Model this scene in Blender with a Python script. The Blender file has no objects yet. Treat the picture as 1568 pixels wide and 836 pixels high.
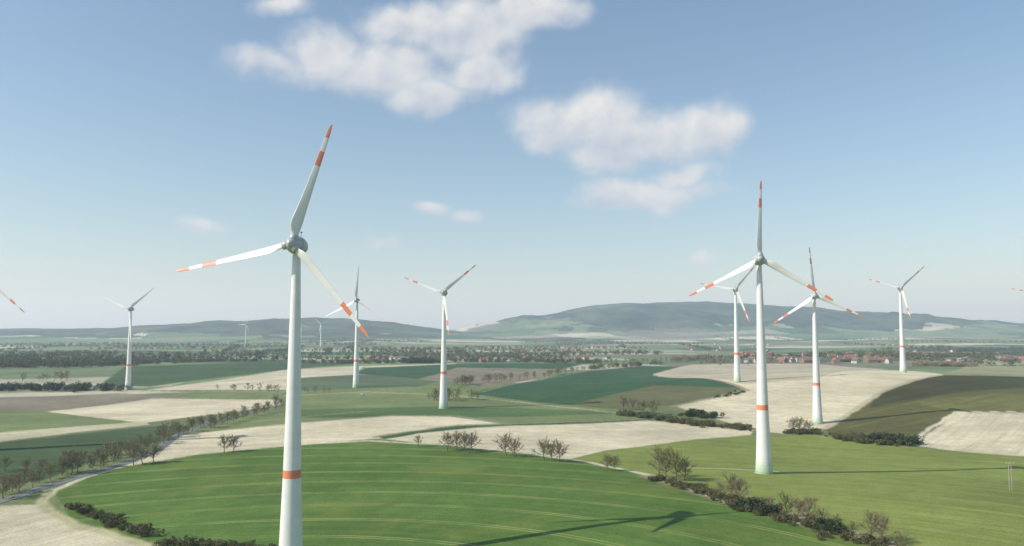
import bpy, math, random
import numpy as np
from mathutils import Vector, Matrix
random.seed(7); rng=np.random.default_rng(7)
S=bpy.context.scene
S.view_settings.view_transform='Standard'
try: S.view_settings.look='None'
except: pass
S.view_settings.exposure=0
# ------------------------------------------------------------ survey helpers
F=1200.0; CX,CY=784.0,418.0; CAM=np.array([0,0,64.0]); TILT=math.atan(90/1200)
FW=np.array([0,math.cos(TILT),math.sin(TILT)]); UP=np.array([0,-math.sin(TILT),math.cos(TILT)]); RT=np.array([1.,0,0])
def bearing(px,py): return FW+RT*((px-CX)/F)+UP*((CY-py)/F)
def at_range(px,py,D):
    d=bearing(px,py); return CAM+d*(D/d[1])
def h2(ix,iy,s):
    v=np.sin(ix*127.1+iy*311.7+s*74.7)*43758.5453
    return v-np.floor(v)
def vnoise(x,y,s=0):
    ix=np.floor(x);iy=np.floor(y);fx=x-ix;fy=y-iy
    fx=fx*fx*(3-2*fx);fy=fy*fy*(3-2*fy)
    a=h2(ix,iy,s);b=h2(ix+1,iy,s);c=h2(ix,iy+1,s);d=h2(ix+1,iy+1,s)
    return (a*(1-fx)+b*fx)*(1-fy)+(c*(1-fx)+d*fx)*fy
def fbm(x,y,s=0,o=4):
    t=0;a=.5;n=0
    for i in range(o):
        t=t+a*vnoise(x*2**i,y*2**i,s+i);n+=a;a*=.5
    return t/n
# turbines: base px, base py, range, blade angle(first), red tips, rotor R, hub py
TUR=[(444,883,228,72,1,36.5,374),(1170,725,360,87.6,1,36.5,397),(1252,648,584,94,1,36.5,453),(679,625,660,39,1,36.5,448),
     (1129,585,811,50,1,36.5,443),(1383,570,905,43,1,36.5,441),(196,597,948,38,0,41,473),(545,593,884,87,0,40,460),
     (-32,690,450,325,1,36.5,424),(1606,580,900,170,1,36.5,450)]
FAR=[(376,528,3600,60),(461,525,3800,100),(491,533,3400,20)]
ctrl=[]
for t in TUR: ctrl.append(at_range(t[0],t[1],t[2]))
for c in [(0,0,-6),(-300,100,-6),(300,100,-2),(0,450,-1),(-300,420,-5),(75,268,4.5),(330,330,-1),(-300,700,-4),(100,1000,0),(700,1100,8),(-700,1100,-6)]:
    ctrl.append(np.array(c,float))
ctrl=np.array(ctrl); SG=190.
K=np.exp(-((ctrl[:,None,0]-ctrl[None,:,0])**2+(ctrl[:,None,1]-ctrl[None,:,1])**2)/(2*SG*SG))
W=np.linalg.solve(K+1e-3*np.eye(len(ctrl)),ctrl[:,2])
mp=[(500,0),(640,10),(690,45),(740,130),(800,195),(830,240),(870,318),(905,372),(950,403),(1050,396),(1120,380),(1200,344),(1300,292),(1400,234),(1500,186),(1568,156),(1700,110),(1900,60),(2300,30)]
MX=np.array([(p[0]-CX)/F*9000 for p in mp]);MH=np.array([p[1] for p in mp],float)
lp=[(-900,60),(-300,85),(0,82),(60,84),(130,96),(200,118),(260,137),(330,148),(400,160),(480,172),(560,166),(600,142),(640,106),(690,70),(760,25),(820,0)]
LX=np.array([(p[0]-CX)/F*7000 for p in lp]);LH=np.array([p[1] for p in lp],float)
def height(x,y):
    x=np.asarray(x,float);y=np.asarray(y,float)
    h=np.zeros(np.broadcast(x,y).shape)
    for (cx,cy,_),w in zip(ctrl,W):
        h=h+w*np.exp(-((x-cx)**2+(y-cy)**2)/(2*SG*SG))
    r=np.sqrt(x*x+y*y)
    f=np.clip((r-1100)/1500,0,1); f=f*f*(3-2*f)
    h=h+f*((fbm(x/900+3,y/900+9,5,3)-.5)*26)
    n=fbm(x/1300+11,y/1300+4,21,5)-.5
    n2=fbm(x/420+1,y/420+8,31,4)-.5
    MM_=np.interp(x+250*n,MX,MH)
    a=MM_*np.exp(-((y-9000)/np.where(y<9000,1900,3000))**2)
    a=a+ np.exp(-((y-7600)/900)**2)*np.clip(MM_,0,220)*(.8*n+.4*n2+.1)
    b=np.interp(x+200*n,LX,LH)*np.exp(-((y-7000)/np.where(y<7000,1300,2500))**2)*(1+.35*n2)
    g=np.clip((r-3500)/3000,0,1)
    c=120*np.exp(-((y-15500)/2500)**2)*(1+.35*n)
    h=h+np.maximum(a,b)+g*(n*40+n2*26)+c
    return h
SS=np.concatenate([np.arange(60,1500,1.5),np.geomspace(1500,20000,900)])
def ground(px,py):
    d=bearing(px,py); P=CAM[None]+SS[:,None]*d[None]
    e=P[:,2]-height(P[:,0],P[:,1]); k=np.where(e<0)[0]
    if len(k)==0: i=len(SS)-1; return P[i,:2]
    i=k[0]
    if i==0: return P[0,:2]
    t=e[i-1]/(e[i-1]-e[i]); return (P[i-1]+(P[i]-P[i-1])*t)[:2]
def gz(x,y): return float(height(np.array([x]),np.array([y]))[0])
def G(pts): return np.array([ground(*p) for p in pts])
# ------------------------------------------------------------ node helpers
def mat(name):
    m=bpy.data.materials.new(name); m.use_nodes=True; nt=m.node_tree
    return m,nt,nt.nodes['Principled BSDF']
def N(nt,t,**k):
    n=nt.nodes.new(t)
    for a,b in k.items(): setattr(n,a,b)
    return n
def M(nt,op,a,b=None,c=None,clamp=False):
    n=nt.nodes.new('ShaderNodeMath');n.operation=op;n.use_clamp=clamp
    for i,v in enumerate((a,b,c)):
        if v is None: continue
        if isinstance(v,(int,float)): n.inputs[i].default_value=v
        else: nt.links.new(v,n.inputs[i])
    return n.outputs[0]
def MIX(nt,f,a,b,bt='MIX'):
    n=nt.nodes.new('ShaderNodeMix');n.data_type='RGBA';n.blend_type=bt
    for s,v in ((n.inputs[0],f),(n.inputs[6],a),(n.inputs[7],b)):
        if isinstance(v,(int,float)): s.default_value=v
        elif isinstance(v,tuple): s.default_value=(*v,1) if len(v)==3 else v
        else: nt.links.new(v,s)
    return n.outputs[2]
def MR(nt,v,a,b,c,d,smooth=False):
    n=nt.nodes.new('ShaderNodeMapRange')
    if smooth:n.interpolation_type='SMOOTHSTEP'
    nt.links.new(v,n.inputs[0])
    for i,q in enumerate((a,b,c,d)): n.inputs[i+1].default_value=q
    return n.outputs[0]
def NOI(nt,vec,sc,det=4,rough=.55):
    n=nt.nodes.new('ShaderNodeTexNoise');n.inputs['Scale'].default_value=sc;n.inputs['Detail'].default_value=det;n.inputs['Roughness'].default_value=rough
    if vec is not None: nt.links.new(vec,n.inputs['Vector'])
    return n.outputs[0]
def simple(name,col,rough=.6,var=.15,sc=1.0,island=0):
    m,nt,b=mat(name)
    tc=N(nt,'ShaderNodeTexCoord')
    n=NOI(nt,tc.outputs['Object'],sc)
    f=MR(nt,n,.3,.7,1-var,1+var)
    if island:
        g=N(nt,'ShaderNodeNewGeometry'); f=M(nt,'MULTIPLY',f,MR(nt,g.outputs['Random Per Island'],0,1,1-island,1+island))
    cb=N(nt,'ShaderNodeCombineColor')
    for i in range(3): nt.links.new(M(nt,'MULTIPLY',f,col[i]),cb.inputs[i])
    nt.links.new(cb.outputs[0],b.inputs['Base Color']); b.inputs['Roughness'].default_value=rough
    b.inputs['Specular IOR Level'].default_value=.3
    return m
def mkmesh(name,V,Fq,mats=(),mi=None,smooth=False):
    """V (n,3), Fq (m,k)"""
    me=bpy.data.meshes.new(name); V=np.asarray(V,np.float32);Fq=np.asarray(Fq,np.int32);k=Fq.shape[1]
    me.vertices.add(len(V));me.vertices.foreach_set('co',V.ravel())
    me.loops.add(Fq.size);me.loops.foreach_set('vertex_index',Fq.ravel())
    me.polygons.add(len(Fq));me.polygons.foreach_set('loop_start',np.arange(len(Fq),dtype=np.int32)*k)
    me.polygons.foreach_set('loop_total',np.full(len(Fq),k,np.int32))
    for m in mats: me.materials.append(m)
    if mi is not None: me.polygons.foreach_set('material_index',np.asarray(mi,np.int32))
    me.polygons.foreach_set('use_smooth',np.full(len(Fq),smooth,bool))
    me.update(calc_edges=True); return me
def obj(name,me,loc=(0,0,0),rot=(0,0,0),sc=(1,1,1),par=None):
    o=bpy.data.objects.new(name,me);S.collection.objects.link(o);o.location=loc;o.rotation_euler=rot;o.scale=sc
    if par: o.parent=par
    return o
# ------------------------------------------------------------ fields
GA=(.092,.160,.034);GB=(.205,.245,.060);BE=(.61,.54,.37);BE2=(.56,.50,.35);DK=(.045,.100,.045);OL=(.115,.108,.038);BR=(.23,.20,.14);MG=(.175,.215,.088);DG=(.065,.105,.045);VG=(.24,.25,.12)
POL=[
 # far / middle
 ((.16,.20,.10),10,0,[(-200,558),(250,560),(190,576),(-200,582)]),
 (DG,5,0,[(190,562),(440,553),(560,556),(440,566),(230,592),(150,590)]),
 (BE2,-20,.1,[(225,597),(330,583),(440,566),(560,560),(540,572),(620,577),(440,597)]),
 (BE2,-15,.1,[(560,560),(700,556),(680,562),(560,570)]),
 ((.11,.15,.08),0,.1,[(440,580),(560,573),(700,580),(640,592),(440,600)]),
 (DK,15,.1,[(560,563),(700,557),(900,556),(860,566),(700,563),(640,580),(545,572)]),
 (BR,20,.1,[(640,580),(700,563),(870,566),(745,592),(680,585)]),
 (DK,25,.15,[(720,603),(860,573),(990,560),(1070,562),(1000,575),(1140,595),(1050,616),(940,626),(820,616)]),
 ((.13,.135,.06),25,.1,[(870,620),(1000,590),(1140,595),(1050,618),(940,628)]),
 (BE,-30,.25,[(1000,573),(1060,558),(1250,557),(1445,573),(1435,588),(1350,605),(1260,655),(1200,664),(1150,658),(1035,622),(1145,597)]),
 ((.46,.41,.29),-30,.2,[(1000,573),(1060,558),(1250,557),(1360,565),(1250,580),(1140,588)]),
 (OL,35,.35,[(1262,655),(1345,603),(1440,575),(1700,577),(1700,632),(1462,631),(1392,682),(1280,672)]),
 ((.065,.065,.026),35,.2,[(1345,603),(1440,575),(1700,577),(1700,592),(1480,600),(1330,625)]),
 ((.15,.15,.05),35,.3,[(1400,615),(1520,603),(1700,606),(1700,632),(1462,631)]),
 ((.30,.30,.16),35,.2,[(1440,573),(1480,560),(1700,562),(1700,577)]),
 (BE,50,.3,[(1400,682),(1460,631),(1700,634),(1700,712),(1480,693)]),
 # left
 ((.50,.45,.33),0,.1,[(-200,603),(190,597),(300,600),(180,604),(-200,610)]),
 (BR,0,.1,[(-200,612),(180,602),(295,608),(60,629),(-200,622)]),
 (MG,0,.2,[(-200,624),(60,629),(230,645),(0,664),(-200,670)]),
 (BE,0,.25,[(70,630),(235,610),(420,612),(440,618),(330,634),(220,648),(150,640)]),
 ((.16,.19,.09),0,.2,[(0,664),(220,648),(330,634),(300,650),(250,668),(120,690),(-200,700),(-200,668)]),
 ((.5,.46,.3),0,.1,[(-200,668),(0,662),(225,645),(230,650),(0,676),(-200,682)]),
 (DG,5,.2,[(-200,684),(0,678),(240,652),(300,652),(255,672),(160,700),(60,738),(-200,745)]),
 (MG,-5,.3,[(440,600),(545,597),(670,603),(820,617),(960,628),(1010,640),(700,645),(440,655),(340,655),(330,640),(430,622)]),
 ((.09,.15,.055),-5,.2,[(440,628),(700,622),(960,632),(700,640),(440,640)]),
 (BE,12,.3,[(175,716),(240,690),(262,668),(380,655),(600,637),(690,638),(775,650),(585,671),(430,684),(300,697),(190,716)]),
 (DK,5,.2,[(575,668),(700,652),(990,640),(965,632),(1000,640),(1010,643),(760,652),(640,664),(590,672)]),
 (BE,8,.35,[(590,673),(640,664),(760,653),(990,644),(1155,657),(1150,666),(1060,673),(930,690),(862,705),(790,694),(700,683)]),
 ((.53,.48,.33),60,.3,[(-300,778),(60,772),(100,795),(240,836),(400,870),(-300,980)]),
 (GB,'b',.9,[(860,706),(930,690),(1045,675),(1150,667),(1260,667),(1400,685),(1700,708),(1900,1000),(1500,1000),(1400,838),(1290,812),(1130,768),(1000,731)]),
 (GA,'a',1.,[(82,757),(130,733),(190,715),(300,697),(430,684),(560,677),(700,684),(800,694),(900,709),(1000,730),(1060,752),(1130,777),(1230,803),(1340,838),(1440,900),(1500,1100),(-100,1100),(250,834),(110,792)]),
]
LINES=[ # polyline px, width m, color
 ([(60,768),(85,750),(130,730),(190,713),(300,695),(430,682),(560,675),(700,682),(800,692),(900,707),(1000,728),(1060,742)],3.5,(.56,.51,.36)),
 ([(75,752),(62,768),(75,782),(130,808),(240,838),(420,870)],4.5,(.42,.39,.22)),
 ([(1000,730),(1130,770),(1230,797),(1330,826),(1420,858),(1500,900)],10,(.30,.26,.16)),
 ([(1000,730),(1130,773),(1230,801),(1330,831),(1420,866)],3,(.48,.45,.27)),
 ([(1045,716),(1120,718),(1190,722)],3,(.42,.40,.24)),
 ([(1395,682),(1425,655),(1462,631),(1568,630)],3,(.62,.56,.42)),
 ([(575,669),(700,651),(990,641),(1160,657)],4,(.25,.24,.12)),
 ([(240,690),(262,668),(380,654),(600,636),(700,637),(780,650)],4,(.26,.25,.13)),
 ([(340,652),(440,640),(560,630)],5,(.25,.24,.13)),
 ([(440,606),(560,600),(700,606),(830,620),(1010,640)],5,(.35,.33,.2)),
 ([(640,603),(740,600),(830,580),(900,568)],6,(.2,.19,.1)),
 ([(-100,600),(180,598),(440,600)],6,(.3,.28,.17)),
 ([(1000,574),(1145,597),(1030,622)],5,(.3,.27,.17)),
 ([(1262,657),(1345,603),(1442,574)],5,(.45,.4,.27)),
]
az=np.radians(np.concatenate([np.arange(-180,-40,1.5),np.arange(-40,40,.07),np.arange(40,180,1.5)]))
yy=np.arange(1020,534,-.8); near=64*1200/(yy-508)
rr=np.concatenate([[.01],np.geomspace(5,145,30),near,np.geomspace(near[-1]*1.008,45000,270)])
A,R=np.meshgrid(az,rr); X=(R*np.sin(A)).ravel();Y=(R*np.cos(A)).ravel(); Z=height(X,Y)
nc,nr=len(az),len(rr)
i=np.arange(nr-1)[:,None]*nc; j=np.arange(nc)[None]; j2=(j+1)%nc
Q=np.stack([i+j,i+nc+j,i+nc+j2,i+j2],-1).reshape(-1,4)[:, ::-1]
RR=np.sqrt(X*X+Y*Y)
# default landcover : strip fields
th=math.radians(14); jn=(fbm(X/700,Y/700,3,2)-.5)
U=X*math.cos(th)+Y*math.sin(th)+120*jn; Vv=-X*math.sin(th)+Y*math.cos(th)+160*jn
bw=np.where(RR<4500,210.,330.)
bd=np.floor(Vv/bw); cl=np.floor((U+h2(bd,bd*0,9)*900)/(380+420*h2(bd,bd*0,4))); hh=h2(bd,cl,2); h3=h2(bd,cl,8)
pal=np.array([MG,(.14,.20,.09),(.20,.25,.12),(.07,.13,.06),(.50,.46,.34),(.36,.34,.24),(.19,.18,.13),(.16,.22,.10),(.26,.26,.16),(.12,.18,.08)])
col=pal[(hh*9.999).astype(int)]*(0.85+.3*h3)[:,None]
u=U.copy();v=Vv.copy();amp=np.full(len(X),.1)
# woods
wn=fbm(X/900+5,Y/900+2,41,4); wn2=fbm(X/230,Y/230,43,3)
rel=np.maximum(np.interp(X,MX,MH)/400*np.exp(-((Y-9000)/2200)**2), np.interp(X,LX,LH)/170*np.exp(-((Y-7000)/1700)**2)*.85)
hz=np.maximum(np.interp(X,MX,MH)*np.exp(-((Y-9000)/2200)**2)/130,np.interp(X,LX,LH)*np.exp(-((Y-7000)/1700)**2)/110)
wood=((wn+.35*(wn2-.5)+rel*.42)>.68)&(RR>2400)
wood|=(hz+2.0*(wn-.5)+1.0*(wn2-.5)>.62)&(RR>4500)
wc=np.array([.055,.068,.034])[None]*np.clip(1+2.6*(wn2-.5)+.9*(fbm(X/70,Y/70,47,2)-.5),.3,2.4)[:,None]
col=np.where(wood[:,None],wc,col)
def inpoly(x,y,P):
    c=np.zeros(len(x),bool);n=len(P)
    for k in range(n):
        x1,y1=P[k];x2,y2=P[(k+1)%n]
        if y1==y2: continue
        t=((y1>y)!=(y2>y))&(x<(x2-x1)*(y-y1)/(y2-y1)+x1); c^=t
    return c
sel=np.where((RR<2600)&(RR>80)&(Y>0))[0]
jx=(fbm(X[sel]/14,Y[sel]/14,51,2)-.5)*3.;jy=(fbm(X[sel]/14,Y[sel]/14,61,2)-.5)*3.
xs=X[sel]+jx;ys=Y[sel]+jy
rs_=RR[sel]; ux,uy=X[sel]/rs_,Y[sel]/rs_; cell=.8*rs_**2/76800; acell=rs_*math.radians(.07)
# default near region: meadow
col[sel[RR[sel]<1000]]=np.array(MG)
OFF=[(-.45,-.2),(-.15,.3),(.15,-.3),(.45,.2)]
for c,ang,a,pts in POL:
    P=G(pts); lo_=P.min(0)-12; hi_=P.max(0)+12
    bb=np.where((xs>lo_[0])&(xs<hi_[0])&(ys>lo_[1])&(ys<hi_[1]))[0]
    if len(bb)==0: continue
    cov=np.zeros(len(bb))
    for (o1,o2) in OFF:
        cov+=inpoly(xs[bb]+ux[bb]*cell[bb]*o1*1.4-uy[bb]*acell[bb]*o2*1.4, ys[bb]+uy[bb]*cell[bb]*o1*1.4+ux[bb]*acell[bb]*o2*1.4,P)*.25
    k=cov>0; s=sel[bb[k]]; cv_=cov[k][:,None]
    if len(s)==0: continue
    col[s]=col[s]*(1-cv_)+np.array(c)[None]*cv_
    s=sel[bb[cov>=.5]]; amp[s]=a
    if ang=='a':
        u[s]=np.hypot(X[s]+120,Y[s]-100); v[s]=X[s]
    elif ang=='b':
        u[s]=np.hypot(X[s]+60,Y[s]-20); v[s]=X[s]
    else:
        t=math.radians(ang);v[s]=X[s]*math.cos(t)+Y[s]*math.sin(t);u[s]=-X[s]*math.sin(t)+Y[s]*math.cos(t)
for pts,w,c in LINES:
    P=G(pts); lo_=P.min(0)-w*2; hi_=P.max(0)+w*2
    bb=np.where((xs>lo_[0])&(xs<hi_[0])&(ys>lo_[1])&(ys<hi_[1]))[0]
    xb,yb=xs[bb],ys[bb]; d=np.full(len(bb),1e9)
    for k in range(len(P)-1):
        a_=P[k];b_=P[k+1]-P[k];L=b_@b_
        t=np.clip(((xb-a_[0])*b_[0]+(yb-a_[1])*b_[1])/L,0,1)
        d=np.minimum(d,np.hypot(xb-a_[0]-t*b_[0],yb-a_[1]-t*b_[1]))
    f=np.clip((w*.7-d)/(w*.4),0,1)[:,None]; s=sel[bb]
    col[s]=col[s]*(1-f)+np.array(c)[None]*f; amp[s]*=(1-f[:,0])
m,nt,b=mat('ground_fields')
at=N(nt,'ShaderNodeAttribute',attribute_name='field'); au=N(nt,'ShaderNodeAttribute',attribute_name='rows')
tc=N(nt,'ShaderNodeTexCoord'); sp=N(nt,'ShaderNodeSeparateXYZ'); nt.links.new(au.outputs['Vector'],sp.inputs[0])
O=tc.outputs['Object']
f1=MR(nt,NOI(nt,O,.012,5),.3,.7,.80,1.20); f2=MR(nt,NOI(nt,O,.12,5,.65),.3,.7,.87,1.13); f3=MR(nt,NOI(nt,O,1.3,3),.3,.7,.82,1.18)
cv=N(nt,'ShaderNodeCombineXYZ'); nt.links.new(M(nt,'MULTIPLY',sp.outputs[0],.30),cv.inputs[0]); nt.links.new(M(nt,'MULTIPLY',sp.outputs[1],.008),cv.inputs[1])
f4=MR(nt,NOI(nt,cv.outputs[0],1.0,5,.75),.3,.7,.82,1.18)
f=M(nt,'MULTIPLY',M(nt,'MULTIPLY',f1,f2),M(nt,'MULTIPLY',f3,f4))
vm=N(nt,'ShaderNodeVectorMath',operation='SCALE'); nt.links.new(at.outputs['Color'],vm.inputs[0]); nt.links.new(f,vm.inputs['Scale'])
fr=M(nt,'ABSOLUTE',M(nt,'SUBTRACT',M(nt,'FRACT',M(nt,'DIVIDE',sp.outputs[0],21.0)),.5))
ln=MR(nt,M(nt,'ABSOLUTE',M(nt,'SUBTRACT',fr,.045)),.010,.026,1,0)
lnn=M(nt,'MULTIPLY',M(nt,'MULTIPLY',ln,sp.outputs[2]),MR(nt,NOI(nt,O,.03,4),.38,.6,.2,.65))
c1=MIX(nt,lnn,vm.outputs[0],(.36,.37,.13))
patch=MR(nt,NOI(nt,O,.018,6,.62),.50,.70,0,.45)
c1=MIX(nt,M(nt,'MULTIPLY',patch,M(nt,'MULTIPLY',sp.outputs[2],sp.outputs[2])),c1,(.22,.24,.06))
nt.links.new(c1,b.inputs['Base Color']); b.inputs['Roughness'].default_value=.9; b.inputs['Specular IOR Level'].default_value=.1
bp=N(nt,'ShaderNodeBump'); bp.inputs['Strength'].default_value=.5; bp.inputs['Distance'].default_value=.5
nt.links.new(NOI(nt,O,.8,5,.7),bp.inputs['Height']); nt.links.new(bp.outputs[0],b.inputs['Normal'])
me=mkmesh('ground',np.stack([X,Y,Z],1),Q,[m],smooth=True)
ca=me.attributes.new('field','FLOAT_COLOR','POINT'); ca.data.foreach_set('color',np.concatenate([col,np.ones((len(col),1))],1).astype(np.float32).ravel())
va=me.attributes.new('rows','FLOAT_VECTOR','POINT'); va.data.foreach_set('vector',np.stack([u,v,amp],1).astype(np.float32).ravel())
obj('ground',me)
# ------------------------------------------------------------ turbines
def metal(name,c,r=.35):
    m=simple(name,c,r,.05,.35); m.node_tree.nodes['Principled BSDF'].inputs['Specular IOR Level'].default_value=.5; return m
WH=metal('turbine_white',(.74,.75,.73));RD=metal('marking_red',(.74,.24,.14));GY=metal('nacelle_grey',(.42,.45,.45));DKM=metal('dark_joint',(.08,.08,.09))
GR=[metal('base_green_%d'%k,c) for k,c in enumerate([(.34,.48,.32),(.44,.56,.42),(.53,.62,.50),(.60,.67,.58),(.68,.71,.66)])]
def lathe(prof,seg,axis='z',mats=(),mi=None):
    V=[];Fc=[];MI=[]
    for z,r in prof:
        for k in range(seg):
            a=2*math.pi*k/seg; V.append((r*math.cos(a),r*math.sin(a),z))
    for p in range(len(prof)-1):
        for k in range(seg):
            k2=(k+1)%seg; Fc.append((p*seg+k,p*seg+k2,(p+1)*seg+k2,(p+1)*seg+k)); MI.append(mi[p] if mi else 0)
    V=np.array(V)
    if axis=='y': V=np.stack([V[:,0],V[:,2],-V[:,1]],1)
    return V,Fc,MI
# tower
base=[(z,np.interp(z,[0,5,9,30,60,96],[3.9,3.5,3.22,2.55,1.9,1.15])) for z in [0,1.5,3,4.5,6,7.5,12,20,28.8,31.2,45,60,78,96]]
mi=[1,2,3,4,5,0,0,0,6,0,0,0,0]
V,Fc,MI=lathe(base,40,mi=mi); TOW=mkmesh('tower',V,Fc,[WH]+GR+[RD],MI,True)
V,Fc,MI=lathe([(-0.9,3.95),(.05,4.6),(.25,4.55),(.25,3.9)],40); FND=mkmesh('foundation',V,Fc,[simple('concrete',(.35,.34,.31),.9)],MI)
# nacelle / spinner, axis along y (front = -y)
V,Fc,MI=lathe([(-1.35,.0),(-1.35,2.45),(-1.2,2.62),(-.2,2.75),(1.2,2.68),(2.6,2.35),(4.0,1.75),(5.2,1.05),(6.0,.45),(6.2,0)],36,'y'); NAC=mkmesh('nacelle',V,Fc,[GY],MI,True)
V,Fc,MI=lathe([(-5.3,0),(-5.2,.5),(-4.9,1.0),(-4.4,1.5),(-3.7,1.95),(-2.9,2.28),(-2.0,2.48),(-1.5,2.5),(-1.5,0)],36,'y'); SPN=mkmesh('spinner',V,Fc,[GY],MI,True)
V,Fc,MI=lathe([(0,.09),(2.0,.07),(2.0,.3),(2.3,.3),(2.3,0)],8); MAST=mkmesh('wind_sensor',V,Fc,[DKM],MI)
V,Fc,MI=lathe([(1.5,1.25),(2.7,1.25),(2.75,1.18)],24); COL=mkmesh('blade_collar',V,Fc,[GY],MI,True)
def blade(Rb,red):
    rs=[2.3,3.0,4.0,5.0,6.5,8.5,11,14,17,20,22.5,Rb*.65,Rb*.65+.02,Rb*.77,Rb*.77+.02,Rb*.885,Rb*.885+.02,Rb*.95,Rb*.985,Rb]
    V=[];Fc=[];MI=[];n=16
    for r in rs:
        t=r/Rb
        ch=np.interp(t,[.06,.09,.13,.18,.3,.5,.7,.9,.96,.985,1],[1.9,2.4,3.3,3.5,2.8,2.1,1.6,1.15,.95,.6,.12])
        th_=np.interp(t,[.06,.1,.15,.25,.5,1],[1,.65,.42,.28,.2,.14])
        tw=math.radians(np.interp(t,[0,.15,.4,1],[50,42,28,16]))
        for k in range(n):
            a=2*math.pi*k/n; cx=math.cos(a);sy=math.sin(a)
            x=(cx*.5-.18*(1-np.interp(t,[.06,.13],[1,0])))*ch; y=sy*.5*ch*th_*(1 if th_>.9 else (.55+.45*cx+.15))
            bend=-1.6*t*t
            V.append((x*math.cos(tw)-y*math.sin(tw), x*math.sin(tw)+y*math.cos(tw)+bend*.5, r))
    for p in range(len(rs)-1):
        z=(rs[p]+rs[p+1])/2/Rb; isr=red and (.65<z<.77 or z>.885)
        for k in range(n):
            k2=(k+1)%n;Fc.append((p*n+k,p*n+k2,(p+1)*n+k2,(p+1)*n+k));MI.append(1 if isr else 0)
    return mkmesh('blade',np.array(V),Fc,[WH,RD],MI,True)
BL={}
def turbine(x,y,z,ang,red,Rb,yaw,hub=98):
    e=bpy.data.objects.new('wind_turbine',None);S.collection.objects.link(e);e.location=(x,y,z)
    s=hub/98
    obj('tower',TOW,(0,0,0),sc=(1,1,s),par=e); obj('foundation',FND,par=e)
    nr_=bpy.data.objects.new('head',None);S.collection.objects.link(nr_);nr_.parent=e;nr_.location=(0,0,hub);nr_.rotation_euler=(math.radians(-3),0,yaw)
    obj('nacelle',NAC,par=nr_);obj('spinner',SPN,par=nr_);obj('wind_sensor',MAST,(0,2.6,2.2),par=nr_)
    k=(red,Rb)
    if k not in BL: BL[k]=blade(Rb,red)
    for i in range(3):
        a=math.radians(ang+120*i); ry=math.pi/2-a
        obj('blade_%d'%(i+1),BL[k],(0,-3.3,0),(0,ry,0),par=nr_); obj('blade_collar_%d'%(i+1),COL,(0,-3.3,0),(0,ry,0),par=nr_)
YAW=math.radians(-10)
for (px,py,D,ang,red,Rb,hy) in TUR:
    p=at_range(px,py,D); z0=gz(p[0],p[1])-.15; hz_=at_range(px,hy,D-3)[2]-z0
    turbine(p[0],p[1],z0,ang,red,Rb,YAW,hz_)
for px,py,D,ang in FAR:
    p=at_range(px,py,D); turbine(p[0],p[1],gz(p[0],p[1])-1,ang,0,36.5,YAW)
# ------------------------------------------------------------ trees
BK=simple('bark',(.14,.118,.085),.9,.2,2); TW=simple('twigs',(.27,.225,.14),.9,.15,.6,.35); TG=simple('budding_twigs',(.23,.235,.10),.9,.15,.6,.35)
SH=simple('shrub_foliage',(.115,.115,.048),.9,.25,.3,.5); EV=simple('dark_foliage',(.045,.065,.03),.9,.25,.3,.45)
def tube(V,Fc,MI,p,q,r0,r1,n):
    p=np.array(p,float);q=np.array(q,float);d=q-p;d/=np.linalg.norm(d)
    a=np.cross(d,[0,0,1.] if abs(d[2])<.9 else [1.,0,0]);a/=np.linalg.norm(a);b=np.cross(d,a);s=len(V)
    for c,r in((p,r0),(q,r1)):
        for k in range(n):
            t=2*math.pi*k/n;V.append(c+r*(math.cos(t)*a+math.sin(t)*b))
    for k in range(n):
        k2=(k+1)%n;Fc.append((s+k,s+k2,s+n+k2));Fc.append((s+k,s+n+k2,s+n+k));MI+= [0,0]
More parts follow.
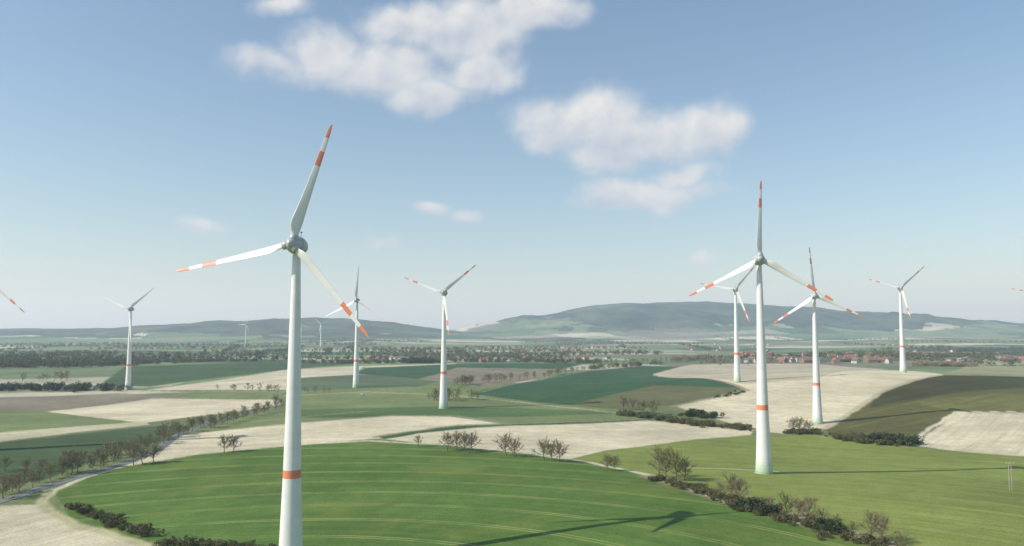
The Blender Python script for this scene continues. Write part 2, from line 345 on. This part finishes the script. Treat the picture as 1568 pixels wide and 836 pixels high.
def gentree(seed,H=10,nl=9,nsub=6,ntw=1500,tw=.055,tl=(.5,1.2),spread=.42,low=.30):
    r=np.random.default_rng(seed);V=[];Fc=[];MI=[];segs=[]
    p=np.array([0,0,-.4]);rad=.026*H;
    pts=[p]
    for k in range(5):
        q=p+np.array([r.normal(0,.018*H),r.normal(0,.018*H),H*.13]);r2=rad*.76
        tube(V,Fc,MI,p,q,rad,r2,6);pts.append(q);p=q;rad=r2
    pts=np.array(pts)
    for k in range(nl):
        t=low+ (0.9-low)*k/(nl-1);zz=t*H*.7; b0=np.array([np.interp(zz,pts[:,2],pts[:,c]) for c in range(3)])
        q_=(t-low)/(.9-low)
        az_=k*2.4+r.normal(0,.5);el=math.radians(28+42*q_+r.normal(0,9)); L=H*spread*(.72+.42*math.sin(math.pi*(.15+.75*q_)))*r.uniform(.8,1.15)
        d=np.array([math.cos(az_)*math.cos(el),math.sin(az_)*math.cos(el),math.sin(el)])
        m1=b0+d*L*.5; d2=d+np.array([r.normal(0,.25),r.normal(0,.25),.45]);d2/=np.linalg.norm(d2); e1=m1+d2*L*.5
        tube(V,Fc,MI,b0,m1,.011*H,.007*H,4);tube(V,Fc,MI,m1,e1,.007*H,.002*H,3);segs+=[(m1,e1),(m1,e1)]
        for s in range(nsub):
            f_=r.uniform(.3,1); o=b0+(m1-b0)*f_ if r.random()<.4 else m1+(e1-m1)*f_
            dd=d*.8+r.normal(0,.65,3)+[0,0,.4];dd/=np.linalg.norm(dd);ee=o+dd*L*r.uniform(.3,.6)
            tube(V,Fc,MI,o,ee,.004*H,.0012*H,3);segs+=[(o,ee)]*2
    segs=np.array(segs);cen=np.array([0,0,H*.55])
    k=r.integers(0,len(segs),ntw);f_=r.random((ntw,1))**.7
    o=segs[k,0]+(segs[k,1]-segs[k,0])*f_
    d=(o-cen);d/=np.linalg.norm(d,axis=1)[:,None]+.1;d=d*.5+r.normal(0,.65,(ntw,3))+[0,0,.2];d/=np.linalg.norm(d,axis=1)[:,None]
    tip=o+d*r.uniform(*tl,(ntw,1))*H/10; sd=np.cross(d,r.normal(0,1,(ntw,3)));sd/=np.linalg.norm(sd,axis=1)[:,None];sd*=tw/2
    s=len(V);VV=np.concatenate([np.array(V),np.stack([o-sd,o+sd,tip],1).reshape(-1,3)])
    FF=np.concatenate([np.array(Fc),s+np.arange(ntw*3).reshape(-1,3)]);MM=np.concatenate([np.array(MI),np.ones(ntw,int)])
    VV[:,2]*=H/np.percentile(VV[:,2],99.5)
    return VV,FF,MM
def genshrub(seed,n=260,q=.38,H=2.6,W=2.2):
    r=np.random.default_rng(seed);nb=5;c=np.stack([r.normal(0,W*.35,nb),r.normal(0,W*.35,nb),r.uniform(.3,.65,nb)*H],1);rd=r.uniform(.3,.5,nb)*H
    k=r.integers(0,nb,n);d=r.normal(0,1,(n,3));d/=np.linalg.norm(d,axis=1)[:,None];P=c[k]+d*rd[k][:,None]*r.uniform(.5,1.08,(n,1));P[:,2]=np.maximum(P[:,2],-.1)
    a=r.normal(0,1,(n,3));a/=np.linalg.norm(a,axis=1)[:,None];b=np.cross(a,r.normal(0,1,(n,3)));b/=np.linalg.norm(b,axis=1)[:,None]
    s=q*r.uniform(.5,1.3,(n,1));V=np.stack([P-a*s,P+a*s,P+b*s*1.2],1).reshape(-1,3)
    return V,np.arange(n*3).reshape(-1,3),np.ones(n,int)
def mass(name,protos,P,scl,mats):
    Vs=[];Fs=[];Ms=[];o=0
    PA=np.array([(a,b) for a,b in P]); ZZ=height(PA[:,0],PA[:,1])
    for (x,y),s,z in zip(P,scl,ZZ):
        V,Fc,MI=protos[random.randrange(len(protos))];a=random.uniform(0,6.28);c,sn=math.cos(a),math.sin(a)
        w=V*s*np.array([random.uniform(.85,1.15)]*2+[1]);w=np.stack([w[:,0]*c-w[:,1]*sn+x,w[:,0]*sn+w[:,1]*c+y,w[:,2]+z],1)
        Vs.append(w);Fs.append(Fc+o);Ms.append(MI);o+=len(V)
    obj(name,mkmesh(name,np.concatenate(Vs),np.concatenate(Fs),mats,np.concatenate(Ms)))
TR=[gentree(s,10,13,9,3800,.065,(.35,1.0),.44) for s in (1,2,3,4,5)]
TRM=[mkmesh('bare_tree',*t[:2],[BK,TW],t[2]) for t in TR]+[mkmesh('bare_tree',*TR[k][:2],[BK,TG],TR[k][2]) for k in (0,1,3)]
LT=[gentree(s,10,7,3,330,.24,(.8,1.7)) for s in (11,12,13)]
SB=[genshrub(s,520,.24) for s in (1,2,3)]
LEAFY=[genshrub(s,200,.8,9,6) for s in (7,8,9)]
def tree(px,py,hpx,kind=None,name='bare_tree'):
    x,y=ground(px,py); H=hpx*math.hypot(y,0)/F
    k=random.randrange(8) if kind is None else kind
    obj(name,TRM[k],(x,y,gz(x,y)),(0,0,random.uniform(0,6.28)),(H/10*random.uniform(.95,1.15),H/10*random.uniform(.95,1.15),H/10))
for t in [(343,693,28),(357,692,26),(640,684,18),(685,690,30),(700,690,30),(712,693,32),(723,692,32),(775,698,36),(789,700,30),(834,705,34),(845,707,30),(857,708,34),(930,721,26),(942,721,25),
  (1010,731,48),(1020,735,45),(1036,737,50),(1048,735,34),(1120,766,42),(1132,770,38),(1205,792,38),(1222,797,34),(1240,800,38),(1258,806,30),(1335,828,46),(1350,834,48),(1385,850,34),(1180,786,24),
  (1105,762,24),(1160,780,20),(1280,812,26),(1305,820,24),
  (108,727,40),(120,724,34),(97,725,30),(205,712,34),(218,710,28),(235,709,30),(28,756,32),(50,746,26),(4,764,40),(38,735,20),(62,724,22),
  (8,722,24),(40,722,20),(955,628,22),(968,632,24),(985,634,22),(1000,636,26),(1225,664,26),(1215,662,22),(1238,664,22)]:
    tree(*t)
# avenue
for (a,b_,n,h0,h1) in [((140,722),(262,676),12,26,22),((150,708),(270,664),10,24,20),((272,670),(330,646),8,22,18),((322,656),(430,626),14,19,16),((290,656),(420,622),10,17,15),((0,760),(130,716),6,28,24)]:
    for k in range(n):
        t=(k+random.uniform(-.35,.35))/(n-1); tree(a[0]+(b_[0]-a[0])*t,a[1]+(b_[1]-a[1])*t,(h0+(h1-h0)*t)*random.uniform(.65,1.15))
def along(pts,n,w=0):
    P=G(pts);L=np.r_[0,np.cumsum(np.hypot(*np.diff(P,axis=0).T))];t=np.sort(rng.uniform(0,L[-1],n))
    return np.stack([np.interp(t,L,P[:,0])+rng.normal(0,w,n),np.interp(t,L,P[:,1])+rng.normal(0,w,n)],1)
def shr(name,pts,n,w,s,m=SH,pro=SB): mass(name,pro,along(pts,n,w),rng.uniform(s*.45,s*1.35,n),[BK,m])
shr('hedgerow',[(1005,735),(1060,748),(1130,774),(1230,803),(1330,832),(1420,862)],140,2.8,.8)
shr('hedgerow',[(1140,778),(1180,787)],18,2.,1.3,EV)
shr('hedgerow',[(1250,808),(1290,818)],14,2.,1.1,EV)
shr('hedgerow',[(112,778),(150,792),(200,810),(240,822)],60,1.5,.95)
shr('hedgerow',[(255,832),(330,838),(420,846)],50,1.3,.8)
shr('hedgerow',[(950,634),(1000,641),(1060,650),(1150,658)],120,4,1.3)
shr('hedgerow',[(1050,636),(1100,640)],20,5,1.8,EV)
shr('hedgerow',[(1285,671),(1320,676),(1390,682)],70,5,1.2)
shr('shrub',[(1335,676),(1372,680)],26,4,2.1,EV)
shr('hedgerow',[(1205,664),(1245,664)],25,3,1.1)
shr('hedgerow',[(1140,600),(1090,612)],14,3,.8)
def rows(name,pts,n,w,s,pro=LT,m=TW): mass(name,pro,along(pts,n,w),rng.uniform(s*.7,s*1.25,n),[BK,m])
rows('tree_row',[(690,592),(780,583),(860,573),(905,567)],60,3,1.0)
rows('tree_row',[(640,612),(700,614),(740,612)],16,10,1.0,m=TG)
rows('tree_row',[(540,604),(440,600),(330,597)],20,5,.8)
rows('tree_row',[(905,566),(960,562),(1010,558)],24,6,1.0,LEAFY,SH)
rows('woodland',[(-60,597),(40,596),(110,597),(170,598)],130,14,.9,LEAFY,EV)
rows('tree_row',[(20,584),(60,583),(100,582)],12,8,1.2,m=TG)
rows('woodland',[(-100,558),(60,560),(190,557)],420,45,1.3,LEAFY,SH)
rows('woodland',[(190,556),(300,553),(380,553)],130,25,.8,LEAFY,SH)
rows('woodland',[(620,555),(660,556)],70,20,1.2,LEAFY,EV)
rows('tree_row',[(480,556),(560,556),(620,556)],70,16,.9,LEAFY,SH)
rows('tree_row',[(660,554),(760,554),(880,555),(930,556)],110,18,1.0,LEAFY,SH)
rows('tree_row',[(930,557),(1000,556),(1060,554),(1110,556)],70,16,1.1)
rows('woodland',[(1410,560),(1475,561)],80,18,1.0,LEAFY,TW)
rows('woodland',[(1110,556),(1200,552),(1300,553),(1380,550)],190,50,.9,LEAFY,TW)
rows('tree_row',[(1370,548),(1470,545),(1600,540)],120,30,1.0,LEAFY,SH)
# far hedgerows over the plain
P=[];sc=[]
for k in range(75):
    px=rng.uniform(-80,1650);py=rng.uniform(519,552);p=ground(px,py)
    if p[1]>7500: continue
    L=rng.uniform(200,900);a=math.radians(14+rng.choice([0,0,0,80])+rng.normal(0,8));n=int(L/ (11 if p[1]<4000 else 17))
    for t in np.linspace(-L/2,L/2,n):
        P.append((p[0]+math.cos(a)*t+rng.normal(0,5),p[1]+math.sin(a)*t+rng.normal(0,5)));sc.append(rng.uniform(.7,1.4))
FARP=[genshrub(s,60,1.4,9,7) for s in (17,18,19)]
mass('distant_tree_rows',FARP,P,sc,[BK,SH])
# ------------------------------------------------------------ houses
WL=[simple('plaster_white',(.55,.53,.48),.8,.06),simple('brick',(.30,.20,.15),.85,.12,3)]
RF=[simple('roof_tiles_red',(.26,.14,.10),.8,.2,1.5),simple('roof_tiles_grey',(.13,.12,.12),.8,.2,1.5)];WN=simple('window_glass',(.04,.05,.06),.2,.05)
def house(w,l,h,rf,wl,roof):
    V=[];Fc=[];MI=[]
    def quad(a,m):
        s=len(V);V.extend(a);Fc.append((s,s+1,s+2,s+3));MI.append(m)
    x,y=w/2,l/2
    for a in [[(-x,-y,-1),(x,-y,-1),(x,-y,h),(-x,-y,h)],[(x,y,-1),(-x,y,-1),(-x,y,h),(x,y,h)],[(x,-y,-1),(x,y,-1),(x,y,h),(x,-y,h)],[(-x,y,-1),(-x,-y,-1),(-x,-y,h),(-x,y,h)]]: quad(a,0)
    for s in(-1,1): quad([(-x,s*y,h),(x,s*y,h),(0.01,s*y,h+rf),(-.01,s*y,h+rf)],0)
    ov=.5; zz=h-ov*rf/x
    for s in(-1,1):
        quad([(s*(x+ov),-y-ov,zz+.05),(s*(x+ov),y+ov,zz+.05),(0,y+ov,h+rf+.05),(0,-y-ov,h+rf+.05)],1)
        quad([(s*(x+ov),-y-ov,zz-.15),(s*(x+ov),y+ov,zz-.15),(s*(x+ov),y+ov,zz+.05),(s*(x+ov),-y-ov,zz+.05)],1)
    for s in(-1,1):
        for fl in range(int(h//2.7)):
            for k in range(int(l//3)):
                yy_=-y+1.5+k*3;z=1+fl*2.7;quad([(s*(x+.03),yy_-.55,z),(s*(x+.03),yy_+.55,z),(s*(x+.03),yy_+.55,z+1.3),(s*(x+.03),yy_-.55,z+1.3)],2)
            for k in range(int(w//3)):
                xx=-x+1.6+k*3;z=1+fl*2.7;quad([(xx-.5,s*(y+.03),z),(xx+.5,s*(y+.03),z),(xx+.5,s*(y+.03),z+1.3),(xx-.5,s*(y+.03),z+1.3)],2)
    cz=h+rf+.9
    for a in [[(.8,1,h),(1.5,1,h),(1.5,1,cz),(.8,1,cz)],[(.8,1.7,h),(1.5,1.7,h),(1.5,1.7,cz),(.8,1.7,cz)],[(.8,1,h),(.8,1.7,h),(.8,1.7,cz),(.8,1,cz)],[(1.5,1,h),(1.5,1.7,h),(1.5,1.7,cz),(1.5,1,cz)],[(.8,1,cz),(1.5,1,cz),(1.5,1.7,cz),(.8,1.7,cz)]]: quad(a,0)
    return mkmesh('house',np.array(V),Fc,[WL[wl],RF[roof],WN],MI)
HS=[house(9,12,5.6,4,0,0),house(10,14,5.6,4.5,1,0),house(8,11,3,4,0,1),house(12,20,6,5,1,0),house(9,13,5.6,4,0,1)]
BARN=house(22,60,6,3.5,0,1)
def village(n,area,barns=0):
    e=bpy.data.objects.new('village',None);S.collection.objects.link(e)
    for k in range(n):
        px=rng.uniform(area[0],area[1]);py=rng.uniform(area[2],area[3]);x,y=ground(px,py)
        m_=BARN if k<barns else HS[rng.integers(0,5)]
        obj('house_%d'%(k+1),m_,(x,y,gz(x,y)),(0,0,rng.choice([.25,1.8])+rng.normal(0,.2)),par=e)
village(80,(1125,1365,541,557));village(16,(555,660,548,555),2);village(12,(690,940,549,555));village(26,(790,930,532,540));village(12,(1385,1460,538,548));village(8,(1460,1568,548,555),3);village(16,(1050,1180,527,538));village(5,(230,420,534,540))
# ------------------------------------------------------------ road
AS=simple('asphalt',(.19,.19,.185),.85,.1,.3); PT=simple('road_paint',(.6,.6,.57),.7,.1)
def ribbon(name,P,w0,w1,dz,m):
    P=np.array(P);s=np.r_[0,np.cumsum(np.hypot(*np.diff(P,axis=0).T))];t=np.arange(0,s[-1],2.);x=np.interp(t,s,P[:,0]);y=np.interp(t,s,P[:,1])
    k=np.ones(21)/21; xp=np.convolve(np.pad(x,10,'edge'),k,'valid');yp=np.convolve(np.pad(y,10,'edge'),k,'valid')
    dx=np.gradient(xp);dy=np.gradient(yp);L=np.hypot(dx,dy);nx,ny=-dy/L,dx/L
    z=height(xp,yp)+dz
    V=np.concatenate([np.stack([xp+nx*w0,yp+ny*w0,z],1),np.stack([xp+nx*w1,yp+ny*w1,z],1)]);n=len(xp);a=np.arange(n-1)
    return mkmesh(name,V,np.stack([a,a+1,a+n+1,a+n],1),[m])
RP=G([(-200,800),(-60,785),(0,770),(60,748),(100,735),(150,723),(200,708),(245,688),(268,668),(310,652),(370,636),(430,622)])
rd=obj('road',ribbon('road',RP,3,-3,.14,AS))
obj('edge_line_1',ribbon('edge_line',RP,2.8,2.65,.16,PT),par=rd);obj('edge_line_2',ribbon('edge_line',RP,-2.65,-2.8,.16,PT),par=rd)
# ------------------------------------------------------------ utility pole
x,y=ground(1548,751)
e=bpy.data.objects.new('utility_pole',None);S.collection.objects.link(e);e.location=(x,y,gz(x,y))
wd=simple('weathered_wood',(.3,.27,.22),.9,.2)
V,Fc,MI=lathe([(-.5,.2),(11,.14),(11.1,0)],12);pm=mkmesh('pole',V,Fc,[wd],MI,True);obj('pole_1',pm,(-.5,0,0),par=e);obj('pole_2',pm,(.5,0,0),par=e)
V,Fc,MI=lathe([(-1.6,0),(-1.6,.1),(1.6,.1),(1.6,0)],8,'y')
obj('crossarm',mkmesh('crossarm',V,Fc,[wd],MI),(0,0,10.4),(0,0,math.pi/2),par=e)
V,Fc,MI=lathe([(0,.06),(.3,.1),(.4,0)],8);im=mkmesh('insulator',V,Fc,[WH],MI)
for k,q in enumerate((-1.4,0,1.4)): obj('insulator_%d'%(k+1),im,(q,0,10.5),par=e)
# ------------------------------------------------------------ parked van
def prism(name,prof,hw,m):
    n=len(prof);V=[(x,-hw,z) for x,z in prof]+[(x,hw,z) for x,z in prof]
    me=bpy.data.meshes.new(name);me.from_pydata(V,[],[tuple(range(n))[::-1],tuple(range(n,2*n))]+[(k,(k+1)%n,n+(k+1)%n,n+k) for k in range(n)]);me.materials.append(m);return me
x,y=ground(556,606);e=bpy.data.objects.new('parked_van',None);S.collection.objects.link(e);e.location=(x,y,gz(x,y));e.rotation_euler=(0,0,.2)
obj('body',prism('body',[(-2.7,.45),(2.8,.45),(2.85,1.1),(2.0,1.35),(1.2,2.3),(-2.6,2.4),(-2.75,1.2)],1.0,WH),par=e)
obj('window_band',prism('glass',[(-.2,1.4),(1.75,1.4),(1.15,2.1),(-.2,2.15)],1.01,WN),par=e)
V,Fc,MI=lathe([(-.12,0),(-.12,.3),(-.1,.36),(.1,.36),(.12,.3),(.12,0)],16,'y');wm=mkmesh('wheel',V,Fc,[DKM],MI)
for k,(a,c) in enumerate([(1.8,-.95),(1.8,.95),(-1.8,-.95),(-1.8,.95)]): obj('wheel_%d'%(k+1),wm,(a,c,.36),par=e)
# ------------------------------------------------------------ sun, sky
EL=math.radians(34.5); hd=np.array([.958,.288]);hd/=np.linalg.norm(hd)
dv=Vector((hd[0]*math.cos(EL),hd[1]*math.cos(EL),-math.sin(EL)))
L=bpy.data.lights.new('sun','SUN');L.energy=5.0;L.angle=math.radians(.5);L.color=(1,.95,.85)
lo=bpy.data.objects.new('sun',L);S.collection.objects.link(lo);lo.rotation_euler=dv.to_track_quat('-Z','Y').to_euler()
w=bpy.data.worlds.new('World');S.world=w;w.use_nodes=True;nt=w.node_tree;bg=nt.nodes['Background']
sk=N(nt,'ShaderNodeTexSky');sk.sky_type='NISHITA';sk.sun_disc=False;sk.sun_elevation=EL;sk.sun_rotation=math.atan2(-hd[0],-hd[1])%(2*math.pi)
sk.air_density=1.3;sk.dust_density=.6;sk.ozone_density=3;sk.altitude=100
bg.inputs[1].default_value=.13
tc=N(nt,'ShaderNodeTexCoord');sp=N(nt,'ShaderNodeSeparateXYZ');nt.links.new(tc.outputs['Generated'],sp.inputs[0])
yc=M(nt,'MAXIMUM',sp.outputs[1],.05);gx=M(nt,'DIVIDE',sp.outputs[0],yc);gzz=M(nt,'DIVIDE',sp.outputs[2],yc)
cb=N(nt,'ShaderNodeCombineXYZ');nt.links.new(gx,cb.inputs[0]);nt.links.new(gzz,cb.inputs[1])
# cloud cells
wp=N(nt,'ShaderNodeTexNoise');wp.inputs['Scale'].default_value=9;wp.inputs['Detail'].default_value=6;nt.links.new(cb.outputs[0],wp.inputs['Vector'])
vs=N(nt,'ShaderNodeVectorMath',operation='SUBTRACT');nt.links.new(wp.outputs['Color'],vs.inputs[0]);vs.inputs[1].default_value=(.5,.5,.5)
vc=N(nt,'ShaderNodeVectorMath',operation='SCALE');nt.links.new(vs.outputs[0],vc.inputs[0]);vc.inputs['Scale'].default_value=.07
va_=N(nt,'ShaderNodeVectorMath',operation='ADD');nt.links.new(cb.outputs[0],va_.inputs[0]);nt.links.new(vc.outputs[0],va_.inputs[1])
Wv=va_.outputs[0]
CL=[(415,100,85,34,1.05),(500,80,90,50,1.2),(590,100,110,52,1.25),(665,140,75,36,1.15),(640,35,100,50,1.15),(710,45,115,60,1.2),(815,25,95,36,1.15),(740,95,75,44,1.15),(430,8,55,24,.8),
 (850,190,80,52,1.15),(920,175,95,58,1.25),(1000,200,105,55,1.25),(1075,200,75,48,1.15),(930,235,90,32,1.05),(995,295,115,32,1.2),(1045,265,62,26,1.1),(940,305,75,24,1.05),
 (655,326,38,17,1.0),(715,333,32,14,.95),(320,338,55,16,.7),(585,372,32,12,.7),(1072,394,26,18,.85)]
acc=None;hacc=None
for px,py,rx,ry,st in CL:
    d=bearing(px,py);c=(d[0]/d[1],d[2]/d[1])
    s1=N(nt,'ShaderNodeVectorMath',operation='SUBTRACT');nt.links.new(Wv,s1.inputs[0]);s1.inputs[1].default_value=(c[0],c[1],0)
    s2=N(nt,'ShaderNodeVectorMath',operation='MULTIPLY');nt.links.new(s1.outputs[0],s2.inputs[0]);s2.inputs[1].default_value=(1200/rx,1200/ry,0)
    s3=N(nt,'ShaderNodeVectorMath',operation='LENGTH');nt.links.new(s2.outputs[0],s3.inputs[0])
    q=M(nt,'MULTIPLY',M(nt,'SUBTRACT',1.25,s3.outputs['Value']),st)
    hs=N(nt,'ShaderNodeSeparateXYZ');nt.links.new(s2.outputs[0],hs.inputs[0])
    wgt=M(nt,'MAXIMUM',q,0.0); hh_=M(nt,'MULTIPLY',wgt,hs.outputs[1])
    hacc=hh_ if hacc is None else M(nt,'ADD',hacc,hh_)
    acc=q if acc is None else M(nt,'SMOOTH_MAX',acc,q,.2)
n1=NOI(nt,cb.outputs[0],12,6,.52)
o2=N(nt,'ShaderNodeVectorMath',operation='ADD');nt.links.new(cb.outputs[0],o2.inputs[0]);o2.inputs[1].default_value=(-.012,.016,0)
n2=NOI(nt,o2.outputs[0],12,4,.5)
den=M(nt,'ADD',acc,M(nt,'MULTIPLY',M(nt,'SUBTRACT',n1,.5),1.7))
al=MR(nt,den,.06,1.0,0,1,True)
al=M(nt,'MULTIPLY',al,MR(nt,sp.outputs[1],.1,.2,0,1))
emb=M(nt,'MULTIPLY',M(nt,'SUBTRACT',n1,n2),2.2)
sh=M(nt,'ADD',M(nt,'ADD',M(nt,'MULTIPLY',hacc,.40),.48),emb,clamp=True)
cc=MIX(nt,sh,(4.0,4.3,5.0),(6.6,6.5,6.3))  # lit tops and grey undersides painted into the cloud colour
al=M(nt,'MULTIPLY',al,.93)
fin=MIX(nt,al,sk.outputs[0],cc)
nt.links.new(fin,bg.inputs[0])
# ------------------------------------------------------------ haze
hm=bpy.data.materials.new('haze');hm.use_nodes=True;t=hm.node_tree;t.nodes.remove(t.nodes['Principled BSDF'])
vs_=t.nodes.new('ShaderNodeVolumeScatter');vs_.inputs['Color'].default_value=(.78,.92,1,1);vs_.inputs['Density'].default_value=7.5e-5;vs_.inputs['Anisotropy'].default_value=.15
em=t.nodes.new('ShaderNodeEmission');em.inputs['Color'].default_value=(.50,.80,1,1);em.inputs['Strength'].default_value=7.5e-5*.24  # bluish self-glow added to the haze to brighten the distant air
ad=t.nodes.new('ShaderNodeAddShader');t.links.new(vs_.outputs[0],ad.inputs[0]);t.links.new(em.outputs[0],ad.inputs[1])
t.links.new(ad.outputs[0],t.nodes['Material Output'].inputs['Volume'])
x0,x1,y0,y1,z0,z1=-22000,22000,-2000,24000,-200,900
V=[(x,y,z) for x in(x0,x1) for y in(y0,y1) for z in(z0,z1)]
Fc=[(0,1,3,2),(4,6,7,5),(0,4,5,1),(2,3,7,6),(0,2,6,4),(1,5,7,3)]
obj('atmosphere_haze_glow',mkmesh('haze',np.array(V),Fc,[hm]))
# ------------------------------------------------------------ camera
cd=bpy.data.cameras.new('camera');cd.sensor_width=36;cd.lens=36*F/1568;cd.clip_end=100000;cd.clip_start=1
co=bpy.data.objects.new('camera',cd);S.collection.objects.link(co);co.location=CAM;co.rotation_euler=(math.pi/2+TILT,0,0);S.camera=co
